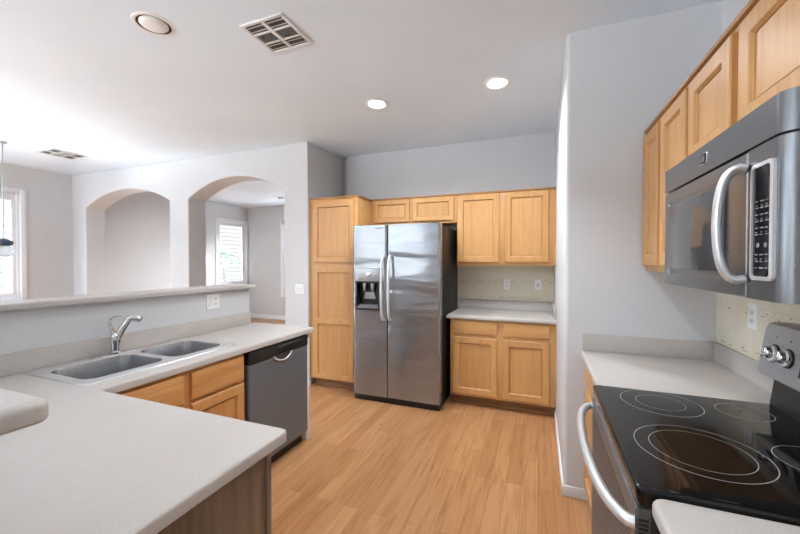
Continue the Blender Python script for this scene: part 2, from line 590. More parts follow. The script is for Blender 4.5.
window('window_1', 'X', W1, XL, 1, 1)
window('window_2', 'X', W2, XL, 1, 0)
window('window_3', 'Y', W3, YL, -1, 0)
window('window_8', 'X', W_ADDED, XL, 1, 1)  # out of view, added only for the light it lets in
for k, h in enumerate(WR):
    window('window_%d' % (k + 4), 'Y', h, YREAR, 1, 1)


def shutter(axis, hole, pos, i, label, panels=1, tilt=radians(14)):
    """Plantation shutter set in the window opening: hinged panels of wide louvers with a tilt rod."""
    b0, b1, z0, z1 = hole
    mid = ((pos, (b0 + b1) / 2, z0) if axis == 'X' else ((b0 + b1) / 2, pos, z0))
    rot = {('X', 1): pi / 2, ('Y', -1): 0}[(axis, i)]
    r = thing('plantation_shutter', label, 'shutter', mid, rot, 'white plantation shutters')
    W = b1 - b0; H = z1 - z0; f = .03
    bm = B((-W / 2, -W / 2 + f, -.02, .03, 0, H), (W / 2 - f, W / 2, -.02, .03, 0, H),
           (-W / 2 + f, W / 2 - f, -.02, .03, H - f, H), (-W / 2 + f, W / 2 - f, -.02, .03, 0, f), bev=.003)
    obj('shutter_frame', bm, 'trim', r)
    iw = (W - 2 * f) / panels
    for p in range(panels):
        xa = -W / 2 + f + p * iw + .003; xb = xa + iw - .006; st = .05
        bm = B((xa, xa + st, -.012, .016, f + .003, H - f - .003), (xb - st, xb, -.012, .016, f + .003, H - f - .003),
               (xa + st, xb - st, -.012, .016, H - f - .08, H - f - .003), (xa + st, xb - st, -.012, .016, f + .003, f + .08), bev=.003)
        pn = obj('panel', bm, 'trim', r)
        bm = bmesh.new(); z = f + .12
        while z < H - f - .1:
            c = Matrix.Translation((0, 0, z)) @ Matrix.Rotation(tilt, 4, 'X')
            ring = [(.036 * cos(a), .007 * sin(a)) for a in [2 * pi * k / 10 for k in range(10)]]
            loft(bm, [[c @ Vector((x, y, zz)) for y, zz in ring] for x in (xa + st + .002, xb - st - .002)])
            z += .095
        obj('louvers', bm, 'trim', pn)
        xm = (xa + xb) / 2 + iw * .22
        obj('tilt_rod', B((xm - .006, xm + .006, -.05, -.04, f + .14, H - f - .12), bev=.002), 'trim', pn)


shutter('X', W1, XL - .035, 1, 'white shutter in the nook window at the left edge, behind the hanging lamp', 2)
shutter('X', W2, XL - .035, 1, 'white louvered shutter seen through the right archway, fully in view')
shutter('Y', W3, YL + .035, -1, 'white shutter on the far wall, only its edge showing past the arch jamb', 2)


# ------------------------------------------------------------------ cabinets
def rect_rings(bm, x0, x1, z0, z1, prof, cap0, cap1):
    """Rings of a rectangle in the XZ plane; prof is a list of (inset, y)."""
    rings = [[(x0 + i, y, z0 + i), (x1 - i, y, z0 + i), (x1 - i, y, z1 - i), (x0 + i, y, z1 - i)] for i, y in prof]
    loft(bm, rings, cap0, cap1)


def cab_door(parent, x0, x1, z0, z1, mat='wood_z', splits=(), fw=.055, name='door'):
    """Framed door with one recessed panel, or several when splits gives the rails' heights."""
    bm = bmesh.new()
    zs = [z0 + fw] + [s for c in splits for s in (c - fw / 2, c + fw / 2)] + [z1 - fw]
    # stiles and rails as one frame
    rect_outer = [(0, 0), (0, -.016), (.004, -.020)]
    rect_rings(bm, x0, x1, z0, z1, rect_outer, True, False)
    # front faces of the frame between outer edge and openings
    ops = [(zs[i], zs[i + 1]) for i in range(0, len(zs), 2)]
    y = -.020; xa, xb = x0 + .004, x1 - .004; za, zb = z0 + .004, z1 - .004

    def q(a, b, c, d):
        bm.faces.new([bm.verts.new(p) for p in ((a, y, c), (b, y, c), (b, y, d), (a, y, d))])
    q(xa, x0 + fw, za, zb); q(x1 - fw, xb, za, zb)
    prev = za
    for a, b in ops:
        q(x0 + fw, x1 - fw, prev, a); prev = b
    q(x0 + fw, x1 - fw, prev, zb)
    for a, b in ops:
        rect_rings(bm, x0 + fw, x1 - fw, a, b, [(0, -.020), (.003, -.0185), (.007, -.012), (.010, -.010), (.011, -.003), (.014, -.003)], False, False)
    bmesh.ops.remove_doubles(bm, verts=bm.verts, dist=1e-5)
    d = obj(name, bm, mat, parent, 25)
    for a, b in ops:
        bm = bmesh.new(); box(bm, x0 + fw + .0135, x1 - fw - .0135, -.0085, -.002, a + .0135, b - .0135)
        obj('panel', bm, mat, d)
    return d


def drawer_front(parent, x0, x1, z0, z1, mat='wood_x', name='drawer'):
    bm = bmesh.new()
    rect_rings(bm, x0, x1, z0, z1, [(0, 0), (0, -.014), (.004, -.0185), (.012, -.020)], True, True)
    return obj(name, bm, mat, parent, 25)


def cab_body(parent, w, d, z0, z1, mat='wood_z', toe=0.0, name='body'):
    bm = bmesh.new()
    if toe:
        box(bm, 0, w, 0, d, z0 + toe, z1, .001)
        o = obj(name, bm, mat, parent)
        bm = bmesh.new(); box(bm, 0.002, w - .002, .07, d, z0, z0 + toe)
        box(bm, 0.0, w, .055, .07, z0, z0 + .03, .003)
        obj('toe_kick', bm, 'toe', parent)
        return o
    box(bm, 0, w, 0, d, z0, z1, .001)
    return obj(name, bm, mat, parent)


def crown(parent, x0, x1, d, z, left=False, right=False):
    bm = bmesh.new()
    box(bm, x0 - (.012 if left else 0), x1 + (.012 if right else 0), -.014, d, z, z + .018, .004)
    obj('crown_strip', bm, 'crown', parent)


# pantry
p = thing('pantry_cabinet', 'tall maple pantry cabinet standing left of the steel refrigerator', 'cabinet', (-2.493, 3.50, 0))
cab_body(p, .628, .655, 0, 2.165, toe=.095)
cab_door(p, .055, .585, 1.44, 2.128)
cab_door(p, .055, .585, .105, 1.385, splits=(.77,))
crown(p, 0, .628, .655, 2.165, False, True)

# over the refrigerator
p = thing('wall_cabinet', 'low maple cabinet with two short doors above the refrigerator', 'cabinet', (-1.863, 3.84, 1.875), 0, 'maple wall cabinets')
cab_body(p, 1.026, .32, 0, .292)
cab_door(p, .035, .485, .028, .285, fw=.048); cab_door(p, .522, .995, .028, .285, fw=.048)
crown(p, 0, 1.026, .32, .292)
# beside it
p = thing('wall_cabinet', 'maple upper cabinet with two tall doors above the tiled corner counter', 'cabinet', (-.835, 3.84, 1.408), 0, 'maple wall cabinets')
cab_body(p, .984, .32, 0, .759)
cab_door(p, .010, .444, .035, .752); cab_door(p, .50, .920, .035, .752)
crown(p, 0, .984, .32, .759)
# base cabinet
p = thing('base_cabinet', 'maple base cabinet with two drawers and two doors right of the refrigerator', 'cabinet', (-.838, 3.56, 0), 0, 'base cabinets')
cab_body(p, .986, .59, 0, .876, 'wood_z', toe=.105)
for a, b in ((.027, .460), (.517, .930)):
    drawer_front(p, a, b, .732, .860)
    cab_door(p, a, b, .128, .696)
# right wall uppers
RX = -pi / 2
p = thing('wall_cabinet', 'maple upper cabinet hung between the grey wall corner and the microwave', 'cabinet', (.565, 2.418, 1.40), RX, 'maple wall cabinets')
cab_body(p, .66, .332, 0, .775)
cab_door(p, .012, .285, .028, .752); cab_door(p, .325, .645, .028, .752)
crown(p, 0, .66, .332, .775)
p = thing('wall_cabinet', 'short maple cabinet mounted directly over the microwave', 'cabinet', (.565, 1.757, 1.812), RX, 'maple wall cabinets')
cab_body(p, .785, .332, 0, .363)
cab_door(p, .014, .350, .022, .340); cab_door(p, .398, .775, .022, .340)
crown(p, 0, .785, .332, .363)
# right base cabinets
p = thing('base_cabinet', 'maple base cabinet in the corner beyond the range', 'cabinet', (.275, 2.418, 0), RX, 'base cabinets')
cab_body(p, .678, .62, 0, .876, toe=.10)
drawer_front(p, .04, .64, .73, .86); cab_door(p, .04, .64, .125, .695)
p = thing('base_cabinet', 'maple base cabinet under the counter on the near side of the range', 'cabinet', (.275, .960, 0), RX, 'base cabinets')
cab_body(p, 1.3, .62, 0, .876, toe=.10)
for a, b in ((.04, .62), (.68, 1.26)):
    drawer_front(p, a, b, .73, .86); cab_door(p, a, b, .125, .695)
# sink base
LX = pi / 2
p = thing('sink_cabinet', 'oak sink base cabinet with two false drawer fronts beside the dishwasher', 'cabinet', (-1.738, .932, 0), LX, 'base cabinets')
bm = B((0, .80, 0, .02, .10, .876), (0, .018, .02, .59, .10, .876), (.782, .80, .02, .59, .10, .876), (.018, .782, .02, .59, .10, .118), (.018, .782, .575, .59, .118, .876))
obj('body', bm, 'oak_z', p)
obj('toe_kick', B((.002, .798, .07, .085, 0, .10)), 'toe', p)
for a, b in ((.045, .382), (.427, .790)):
    drawer_front(p, a, b, .708, .856, 'oak_x', 'false_drawer')
    cab_door(p, a, b, .120, .690, 'oak_z')
# peninsula
p = thing('peninsula_cabinet', 'peninsula base with a grey brown wood end panel in the foreground', 'cabinet', (-.802, .895, 0), pi, 'base cabinets')
cab_body(p, .93, .62, 0, .876, 'oak_z', toe=.10)
obj('end_panel', B((-.012, 0, .022, .62, 0, .876, .001)), 'endpanel', p)
obj('corner_trim', B((-.017, .002, 0, .021, 0, .876, .002)), 'endpanel', p)
for a, b in ((.03, .45), (.48, .90)):
    drawer_front(p, a, b, .73, .86, 'oak_x'); cab_door(p, a, b, .125, .695, 'oak_z')

# ------------------------------------------------------------------ counters
CT0, CT1 = .876, .914
bm = bmesh.new()
L = round_poly([(HX1, .272), (-.745, .272), (-.745, .93), (-1.712, .93), (-1.712, 2.465), (HX1, 2.465)], [0, 0, .02, 0, .022, 0])
slab(bm, L, CT0, CT1, r=.010, rb=.004, holes=[rrect(-2.268, -1.842, .955, 1.728, .03)])
c = obj('countertop', bm, 'laminate'); tag(c, 'grey L shaped laminate countertop holding the double sink and ending in the peninsula', 'countertop', 'laminate countertops')
obj('backsplash', B((HX1, HX1 + .02, .275, 2.40, CT1, 1.016, .003)), 'laminate', c)
bm = bmesh.new()
slab(bm, [(-.872, 3.525), (XS - .001, 3.525), (XS - .001, YB - .001), (-.872, YB - .001)], CT0, CT1, r=.012, rb=.008)
c = obj('countertop', bm, 'laminate'); tag(c, 'short grey countertop beside the refrigerator under the back wall tile', 'countertop', 'laminate countertops')
obj('backsplash', B((-.872, XS - .001, YB - .022, YB - .002, CT1, 1.016, .003), (XS - .022, XS - .002, 3.56, YB - .022, CT1, 1.016, .003)), 'laminate', c)
bm = bmesh.new()
slab(bm, [(.238, 1.738), (XR - .001, 1.738), (XR - .001, YF - .001), (.238, YF - .001)], CT0, CT1, r=.012, rb=.008)
c = obj('countertop', bm, 'laminate'); tag(c, 'pale countertop in the right corner on the far side of the range', 'countertop', 'laminate countertops')
obj('backsplash', B((.245, XR - .022, YF - .022, YF - .002, CT1, 1.016, .003), (XR - .022, XR - .002, 1.738, YF - .002, CT1, 1.016, .003)), 'laminate', c)
bm = bmesh.new()
slab(bm, round_poly([(.238, -.36), (XR - .001, -.36), (XR - .001, .968), (.238, .968)], [0, 0, 0, .03]), CT0, CT1, r=.012, rb=.008)
c = obj('countertop', bm, 'laminate'); tag(c, 'pale countertop at the lower right corner in front of the range', 'countertop', 'laminate countertops')
obj('backsplash', B((XR - .022, XR - .002, -.36, .968, CT1, 1.016, .003)), 'laminate', c)

# raised bar ledge round the corner
bm = bmesh.new()
L = round_poly([(-2.52, .06), (-.656, .06), (-.656, .298), (-2.295, .298), (-2.295, 2.44), (-2.52, 2.44)], [.1, .03, .018, 0, .02, .02])
slab(bm, L, 1.220, 1.252, r=.010, rb=.005)
c = obj('bar_ledge', bm, 'laminate'); tag(c, 'long grey raised bar ledge on the half wall behind the sink', 'bar top')

# tile panels
c = obj('tile_backsplash', B((-.90, XS - .002, YB - .009, YB - .001, 1.0165, 1.407)), 'tile_x'); tag(c, 'cream stone tile backsplash on the back wall beside the refrigerator', 'backsplash', 'tile backsplashes')
c = obj('tile_backsplash', B((XR - .009, XR - .001, -.36, YF - .002, 1.0165, 1.398)), 'tile_y'); tag(c, 'cream stone tile backsplash on the right wall under the microwave', 'backsplash', 'tile backsplashes')


# ------------------------------------------------------------------ outlets and switches
def plate(label, loc, rot, gangs, group='outlets and switches'):
    """gangs: list of 'outlet', 'rocker', 'jack'. Local -Y faces the room; origin at the plate's centre on the wall."""
    w = .07 + .046 * (len(gangs) - 1)
    r = thing('wall_switch' if gangs[0] == 'rocker' else 'wall_outlet', label, 'switch' if gangs[0] == 'rocker' else 'outlet', loc, rot, group)
    bm = bmesh.new(); rect_rings(bm, -w / 2, w / 2, -.0575, .0575, [(0, 0), (0, -.003), (.003, -.006)], True, True)
    obj('cover_plate', bm, 'white', r)
    for k, g in enumerate(gangs):
        cx = -(len(gangs) - 1) * .023 + k * .046
        if g == 'outlet':
            for zc_ in (-.019, .019):
                bm = bmesh.new(); ring = rrect(cx - .0165, cx + .0165, zc_ - .014, zc_ + .014, .009)
                loft(bm, [[(x, y, z) for x, z in ring] for y in (-.006, -.0075)])
                s = obj('receptacle', bm, 'vent', r)
                bm = B((cx - .008, cx - .0055, -.0079, -.0074, zc_ - .004, zc_ + .005), (cx + .0055, cx + .008, -.0079, -.0074, zc_ - .004, zc_ + .004),
                       (cx - .002, cx + .002, -.0079, -.0074, zc_ - .010, zc_ - .006))
                obj('slots', bm, 'slot', s)
        elif g == 'rocker':
            bm = bmesh.new()
            loft(bm, [[(cx - .0165, -.006, -.033), (cx + .0165, -.006, -.033), (cx + .0165, -.006, .033), (cx - .0165, -.006, .033)],
                      [(cx - .0155, -.011, -.032), (cx + .0155, -.011, -.032), (cx + .0155, -.0075, .032), (cx - .0155, -.0075, .032)]])
            obj('rocker', bm, 'vent', r)
        else:
            bm = bmesh.new(); ring = rrect(cx - .0165, cx + .0165, -.033, .033, .003)
            loft(bm, [[(x, y, z) for x, z in ring] for y in (-.006, -.008)])
            s = obj('receptacle', bm, 'vent', r)
            obj('slots', B((cx - .006, cx + .006, -.0085, -.0078, -.006, .006)), 'slot', s)


plate('white duplex outlet on the cream tile, nearer the refrigerator', (-.338, YB - .009, 1.196), 0, ['outlet'])
plate('white single jack plate on the cream tile, nearer the wall corner', (-.012, YB - .009, 1.196), 0, ['jack'])
plate('white double wall plate on the half wall under the bar ledge', (HX1, 2.028, 1.145), LX, ['rocker', 'outlet'])
plate('white double rocker switch on the pillar beside the pantry', (-2.62, YA, 1.128), 0, ['rocker', 'rocker'])
plate('tall white outlet on the right wall tile behind the range', (XR - .009, 2.055, 1.205), RX, ['outlet'])

# ------------------------------------------------------------------ refrigerator
f = thing('refrigerator', 'stainless side by side refrigerator with black sides and a water dispenser', 'refrigerator', (-1.825, 3.316, 0))
FW, FH = .942, 1.822
obj('case', B((.004, FW - .004, .085, .80, .02, FH - .012, .006)), 'blackside', f)
obj('base_grille', B((.006, FW - .006, .02, .10, 0.0, .058, .004), *[(.05 + k * .1, .12 + k * .1, .017, .022, .02, .035) for k in range(8)]), 'black', f)


def fridge_door(x0, x1, cut=None):
    """Door slab with softly rounded vertical edges; cut=(a,b,za,zb) leaves an opening for the dispenser."""
    z0, z1, yb, r = .066, FH, .078, .022
    prof = [(x0, yb), (x0, r)] + [(x0 + r - r * cos(a), r - r * sin(a)) for a in [pi / 2 * k / 6 for k in range(1, 7)]]
    prof += [(x1 - r + r * sin(a), r - r * cos(a)) for a in [pi / 2 * k / 6 for k in range(0, 7)]] + [(x1, yb)]
    bm = bmesh.new()
    if not cut:
        loft(bm, [[(x, y, z) for x, y in prof] for z in (z0, z1)])
    else:
        a, b, za, zb = cut
        loft(bm, [[(x, y, z) for x, y in prof] for z in (z0, za)]); loft(bm, [[(x, y, z) for x, y in prof] for z in (zb, z1)])
        lp = [q for q in prof if q[0] <= x0 + r + 1e-6] + [(a, 0), (a, yb)]
        rp = [(b, yb), (b, 0)] + [q for q in prof if q[0] >= x1 - r - 1e-6]
        for pr in (lp, rp): loft(bm, [[(x, y, z) for x, y in pr] for z in (za, zb)])
        box(bm, a, b, yb - .006, yb, za, zb)
    bmesh.ops.remove_doubles(bm, verts=bm.verts, dist=1e-5)
    return obj('door', bm, 'steel_fridge', f, 30)


d1 = fridge_door(0, .386, (.036, .306, .945, 1.382))
d2 = fridge_door(.392, FW)
for d, hx in ((d1, .352), (d2, .428)):
    bm = bmesh.new()
    path = [(hx, -.002, .86)] + bez((hx, -.03, .862), (hx, -.058, .89), (hx, -.064, 1.0), (hx, -.066, 1.18), 10) + \
        bez((hx, -.066, 1.18), (hx, -.064, 1.36), (hx, -.058, 1.47), (hx, -.03, 1.498), 10)[1:] + [(hx, -.002, 1.50)]
    tube(bm, path, .0135, 14)
    obj('handle', bm, 'handle', d)
# dispenser
dp = bpy.data.objects.new('dispenser', None); COL.objects.link(dp); dp.parent = f
bm = B((.037, .305, -.012, .02, 1.246, 1.381, .006)); obj('control_panel', bm, 'coolsilver', dp)
bm = B((.037, .305, -.014, -.008, 1.236, 1.246, .001), (.037, .052, -.008, .07, .946, 1.244, .003), (.290, .305, -.008, .07, .946, 1.244, .003),
       (.052, .290, .060, .070, .985, 1.244), (.037, .305, -.016, .07, .946, .972, .006), (.052, .290, .012, .07, 1.225, 1.244))
obj('surround', bm, 'black', dp)
bm = bmesh.new()
loft(bm, [[(.052, .06, 1.0), (.29, .06, 1.0), (.29, -.01, .973), (.052, -.01, .973)], [(.052, .062, 1.002), (.29, .062, 1.002), (.29, -.01, .976), (.052, -.01, .976)]])
for k in range(9): box(bm, .07 + k * .024, .078 + k * .024, -.006, .05, .976, .986)
obj('drip_tray', bm, 'coolsilver', dp)
for cx in (.125, .218):
    bm = bmesh.new(); lathe(bm, [(.020, 1.225), (.022, 1.19), (.016, 1.165), (.011, 1.14)], 16, (cx, .030, 0)); obj('nozzle', bm, 'coolsilver', dp)
bm = bmesh.new()
loft(bm, [[(.10, .056, 1.06), (.245, .056, 1.06), (.245, .050, 1.06), (.10, .050, 1.06)], [(.125, .050, 1.13), (.22, .050, 1.13), (.22, .044, 1.13), (.125, .044, 1.13)]])
obj('paddle', bm, 'coolsilver', dp)
bm = bmesh.new(); lathe(bm, [(.024, -.012), (.024, -.016), (.018, -.018)], 20, (.19, 0, 1.318), 'Y')
for k in range(4): box(bm, .065 + k * .024, .080 + k * .024, -.0145, -.0115, 1.275, 1.283)
obj('buttons', bm, 'chrome', dp)
obj('badge', B((.252, .345, -.0015, .001, 1.785, 1.794)), 'slot', d1)
for x in (.03, FW - .10):
    obj('hinge_cover', B((x, x + .07, .02, .13, FH - .013, FH + .008, .004)), 'black', f)

# ------------------------------------------------------------------ dishwasher
d = thing('dishwasher', 'dark stainless dishwasher with black control strip at the counter end', 'dishwasher', (-1.742, 1.742, 0), LX)
DW = .648
obj('tub', B((.01, DW - .01, .03, .58, .08, .868)), 'blackside', d)
bm = bmesh.new()
pr = [(.0, .03), (-.022, .03)]
loft(bm, [[(x, .03, z) for x, z in ((.012, .095), (DW - .012, .095), (DW - .012, .782), (.012, .782))],
          [(x, -.016, z) for x, z in ((.012, .095), (DW - .012, .095), (DW - .012, .782), (.012, .782))],
          [(x, -.024, z) for x, z in ((.020, .105), (DW - .020, .105), (DW - .020, .776), (.020, .776))]])
dd = obj('door', bm, 'steel_dark', d, 30)
bm = B((.012, DW - .012, -.026, .03, .786, .868, .006)); cp = obj('control_panel', bm, 'black', d)
bm = B(*[(.30 + k * .022, .312 + k * .022, -.0275, -.0255, .846, .851) for k in range(11)]); obj('legends', bm, 'print', cp)
# pocket handle: dark scoop under the panel with a bright curved lip
bm = bmesh.new()
N = 14
lip = [(.24 + .19 * k / N, -.030 - .006 * sin(pi * k / N), .788 - .042 * sin(pi * k / N) ** .7) for k in range(N + 1)]
tube(bm, lip, .006, 8)
hp = obj('handle', bm, 'handle', d)
bm = bmesh.new()
top = [bm.verts.new((p_[0], -.0285, .790)) for p_ in lip]; bot = [bm.verts.new((p_[0], -.029, p_[2] + .001)) for p_ in lip]
for k in range(N): bm.faces.new((top[k], top[k + 1], bot[k + 1], bot[k]))
g = bmesh.ops.extrude_face_region(bm, geom=list(bm.faces))
bmesh.ops.translate(bm, verts=[v for v in g['geom'] if isinstance(v, bmesh.types.BMVert)], vec=(0, .008, 0))
obj('grip_pocket', bm, 'slot', hp)
obj('toe_panel', B((.012, DW - .012, .04, .06, .0, .092)), 'black', d)
c = obj('end_panel', B((-2.333, -1.745, 2.394, 2.434, 0, .8755, .002)), 'vent'); tag(c, 'narrow grey end panel closing the counter beside the dishwasher', 'panel')
c.name = 'counter_end_support'

# ------------------------------------------------------------------ sink and faucet
s = thing('kitchen_sink', 'stainless double bowl sink set into the grey countertop', 'sink', (0, 0, 0))
bowls = [rrect(-2.205, -1.872, .968, 1.335, .06, 8), rrect(-2.205, -1.872, 1.382, 1.712, .06, 8)]
bm = bmesh.new(); slab(bm, rrect(-2.300, -1.806, .925, 1.757, .03, 6), CT1, .9205, r=.004, rb=.001, holes=bowls)
obj('rim', bm, 'sink_rim_lit', s)
for b in bowls:
    bm = bmesh.new()
    rings = [[(x, y, .9205) for x, y in b]]
    for ins, z in ((.003, .912), (.006, .80), (.012, .765), (.028, .750), (.06, .744)):
        rings.append([(x, y, z) for x, y in offset_poly(b, ins)])
    loft(bm, rings, False, True)
    bo = obj('bowl', bm, 'steel_sink', s, 60)
    cx = sum(p_[0] for p_ in b) / len(b); cy = sum(p_[1] for p_ in b) / len(b)
    bm = bmesh.new(); lathe(bm, [(.042, .7445), (.042, .747), (.034, .7475), (.030, .7455)], 24, (cx, cy, 0)); obj('drain', bm, 'chrome', bo)

fc = thing('faucet', 'chrome single lever pull-out faucet standing on the sink deck', 'faucet', (-2.25, 1.30, .9205))
bm = bmesh.new(); ring = rrect(-.024, .024, -.125, .125, .023, 6)
loft(bm, [[(x, y, 0) for x, y in ring], [(x, y, .006) for x, y in ring], [(x * .8, y * .97, .010) for x, y in ring]])
obj('deck_plate', bm, 'chrome', fc)
bm = bmesh.new(); lathe(bm, [(.030, .008), (.030, .016), (.022, .024), (.021, .05), (.028, .075), (.029, .10), (.022, .118), (.010, .128)], 24)
obj('body', bm, 'chrome', fc)
bm = bmesh.new()
arm = bez((.0, .0, .075), (.012, .016, .12), (.022, .034, .165), (.036, .055, .196), 12)
tube(bm, arm, [.023 - .006 * k / 12 for k in range(13)], 14)
sp_ = obj('spout', bm, 'chrome', fc)
bm = bmesh.new()
tube(bm, [(.030, .046, .192), (.042, .064, .202), (.052, .082, .199), (.064, .100, .190), (.067, .104, .187)], [.016, .022, .023, .020, .014], 16)
obj('spray_head', bm, 'chrome', sp_)
bm = bmesh.new()
tube(bm, bez((-.004, -.004, .12), (-.012, -.024, .16), (-.012, -.028, .205), (.004, -.012, .222), 10) + [(.02, .008, .226), (.03, .02, .224)], [.013, .012, .011, .010, .0095, .009, .009, .0085, .008, .008, .008, .007, .006], 10)
obj('lever', bm, 'chrome', fc)

# ------------------------------------------------------------------ range
r = thing('range', 'black glass top electric range with steel door and rear knobs', 'range', (.215, 1.731, 0), RX)
RW = .756
obj('body', B((.003, RW - .003, .03, .672, .09, .8765, .003)), 'blackside', r)
obj('kick_base', B((.02, RW - .02, .06, .66, 0, .09)), 'black', r)
bm = bmesh.new(); slab(bm, round_poly([(0, 0), (RW, 0), (RW, .60), (0, .60)], [.018, .018, 0, 0]), .876, .922, r=.008, rb=.004)
ct = obj('cooktop', bm, 'bglass', r, 50)


def annulus(bm, cx, cy, ra, w, z=.9222, seg=64):
    a = [bm.verts.new((cx + ra * cos(2 * pi * k / seg), cy + ra * sin(2 * pi * k / seg), z)) for k in range(seg)]
    b = [bm.verts.new((cx + (ra - w) * cos(2 * pi * k / seg), cy + (ra - w) * sin(2 * pi * k / seg), z)) for k in range(seg)]
    for k in range(seg):
        j = (k + 1) % seg; bm.faces.new((a[k], a[j], b[j], b[k]))


for X, Y, ra, rb2 in ((.421, 1.23, .155, .118), (.424, 1.594, .128, .077), (.672, 1.600, .078, 0), (.690, 1.262, .092, 0)):
    bm = bmesh.new(); annulus(bm, 1.731 - Y, X - .215, ra, .0022)
    if rb2: annulus(bm, 1.731 - Y, X - .215, rb2, .0016)
    obj('burner', bm, 'ink', ct)
# oven door with window and bowed handle
bm = bmesh.new()
za, zb, yf = .235, .868, .0
rect_rings(bm, .006, RW - .006, za, zb, [(0, .03), (0, .006), (.006, 0), (.05, -.001)], True, False)
rect_rings(bm, .056, RW - .056, za + .05, zb - .05, [(0, -.001), (.003, .003)], False, True)
od = obj('oven_door', bm, 'steel_range', r, 30)
obj('window', B((.06, RW - .06, -.0005, .002, za + .054, zb - .030)), 'ovenwin', od)
bm = bmesh.new()
hz = .83
path = [(.012, .0, hz)] + bez((.014, -.012, hz), (.06, -.055, hz), (.20, -.068, hz), (RW / 2, -.070, hz), 12) + \
    bez((RW / 2, -.070, hz), (RW - .20, -.068, hz), (RW - .06, -.055, hz), (RW - .014, -.012, hz), 12)[1:] + [(RW - .012, 0, hz)]
tube(bm, path, .0145, 14); obj('handle', bm, 'handle', od)
obj('vent_slots', B(*[(RW - .0065, RW - .004, .006, .026, .838 - k * .0105, .8435 - k * .0105) for k in range(16)]), 'slot', od)
bm = bmesh.new(); rect_rings(bm, .006, RW - .006, .095, .228, [(0, .03), (0, .006), (.006, 0)], True, True); obj('storage_drawer', bm, 'steel_range', r)
# backguard
bm = bmesh.new()
prof = [(.585, .922), (.598, 1.02), (.60, 1.05), (.66, 1.05), (.66, .922)]
loft(bm, [[(x, y, z) for y, z in prof] for x in (.002, RW - .002)]); obj('riser', bm, 'black', r)
prof = [(.552, 1.038), (.549, 1.044), (.573, 1.205), (.582, 1.222), (.600, 1.228), (.655, 1.226), (.668, 1.21), (.668, 1.03)]
bm = bmesh.new(); loft(bm, [[(x, y, z) for y, z in prof] for x in (0, RW)]); bg = obj('control_panel', bm, 'coolsilver', r, 25)
tl = math.atan2(.573 - .549, 1.205 - 1.044)
for kx in (.078, .152, RW - .152, RW - .078):
    mtx = Matrix.Translation((kx, .5605, 1.125)) @ Matrix.Rotation(-tl, 4, 'X')
    bm = bmesh.new(); lathe(bm, [(.033, .002), (.033, -.003), (.030, -.005)], 24, axis='Y')
    bmesh.ops.transform(bm, matrix=mtx, verts=bm.verts); sk = obj('knob', bm, 'black', bg)
    bm = bmesh.new(); lathe(bm, [(.029, -.004), (.028, -.012), (.022, -.015), (.021, -.026), (.018, -.029)], 24, axis='Y')
    box(bm, -.0045, .0045, -.036, -.027, -.019, .019, .002)
    bmesh.ops.transform(bm, matrix=mtx, verts=bm.verts); obj('grip', bm, 'chrome', sk)
    for px_, pz_, rr in ((0, .058, .0035), (-.035, .035, .0025), (.0, -.052, .0025)):
        bm = bmesh.new(); lathe(bm, [(rr, -.0008), (rr * .6, -.001)], 10, (px_, 0, pz_), 'Y')
        bmesh.ops.transform(bm, matrix=mtx, verts=bm.verts); obj('marking', bm, 'slot', bg)
bm = B((.22, .54, -.002, .003, -.045, .045)); bmesh.ops.transform(bm, matrix=Matrix.Translation((0, .5605, 1.125)) @ Matrix.Rotation(-tl, 4, 'X'), verts=bm.verts)
obj('display', bm, 'bglass', bg)

# ------------------------------------------------------------------ microwave
m = thing('microwave', 'stainless over the range microwave with curved handle and black keypad', 'microwave', (.47, 1.731, 1.362), RX)
MW, MH = .756, .446
obj('case', B((0, MW, .03, .419, .004, MH, .004)), 'steel_mw', m)


def bowed(x0, x1, z0, z1, yb=.05, r1=.0, seg=8, edge=0):
    """Front piece; r1 rounds the near vertical edge (at x1)."""
    prof = [(x0, yb), (x0, 0)]
    if r1:
        prof += [(x1 - r1 + r1 * sin(a), r1 - r1 * cos(a)) for a in [pi / 2 * k / seg for k in range(seg + 1)]] + [(x1, yb)]
    else:
        prof += [(x1, 0), (x1, yb)]
    bm = bmesh.new(); loft(bm, [[(x, y, z) for x, y in prof] for z in (z0, z1)]); return bm


bm = bowed(0, MW, .360, MH, r1=.035); vp = obj('vent_panel', bm, 'steel_mw', m, 30)
bm = B((.352, .392, -.004, .001, .384, .420, .002)); bd = obj('badge', bm, 'chrome', vp)
bm = B((.357, .387, -.0055, -.0035, .388, .416)); obj('badge_face', bm, 'slot', bd)
bm = B((.362, .366, -.0065, -.005, .393, .411), (.370, .374, -.0065, -.005, .393, .411), (.378, .382, -.0065, -.005, .393, .411), (.362, .382, -.0065, -.005, .407, .411))
obj('badge_emblem', bm, 'print', bd)
bm = bmesh.new(); dz0, dz1 = .0, .354
rect_rings(bm, .0, .612, dz0, dz1, [(0, .05), (0, .003), (.003, 0), (.040, 0)], True, False)
rect_rings(bm, .040, .572, dz0 + .040, dz1 - .040, [(0, 0), (.004, .004)], False, True)
md_ = obj('door', bm, 'steel_mw', m, 30)
obj('window', B((.042, .50, -.0015, .004, .062, .300, .001)), 'mwglass', md_)
bm = bmesh.new(); hx = .590
path = [(hx + .012, 0, .315)] + bez((hx + .010, -.012, .318), (hx, -.040, .314), (hx - .006, -.046, .26), (hx - .006, -.048, .18), 12) + \
    bez((hx - .006, -.048, .18), (hx - .006, -.046, .10), (hx, -.040, .046), (hx + .010, -.012, .042), 12)[1:] + [(hx + .012, 0, .045)]
tube(bm, path, .011, 16, flat=(2.3, 1.0)); obj('handle', bm, 'handle', md_)
bm = bowed(.616, MW, .0, .354, r1=.035); kp = obj('keypad_panel', bm, 'steel_mw', m, 30)
bm = bmesh.new(); ring = rrect(.640, .728, .045, .312, .014)
inn = rrect(.649, .719, .054, .303, .008)
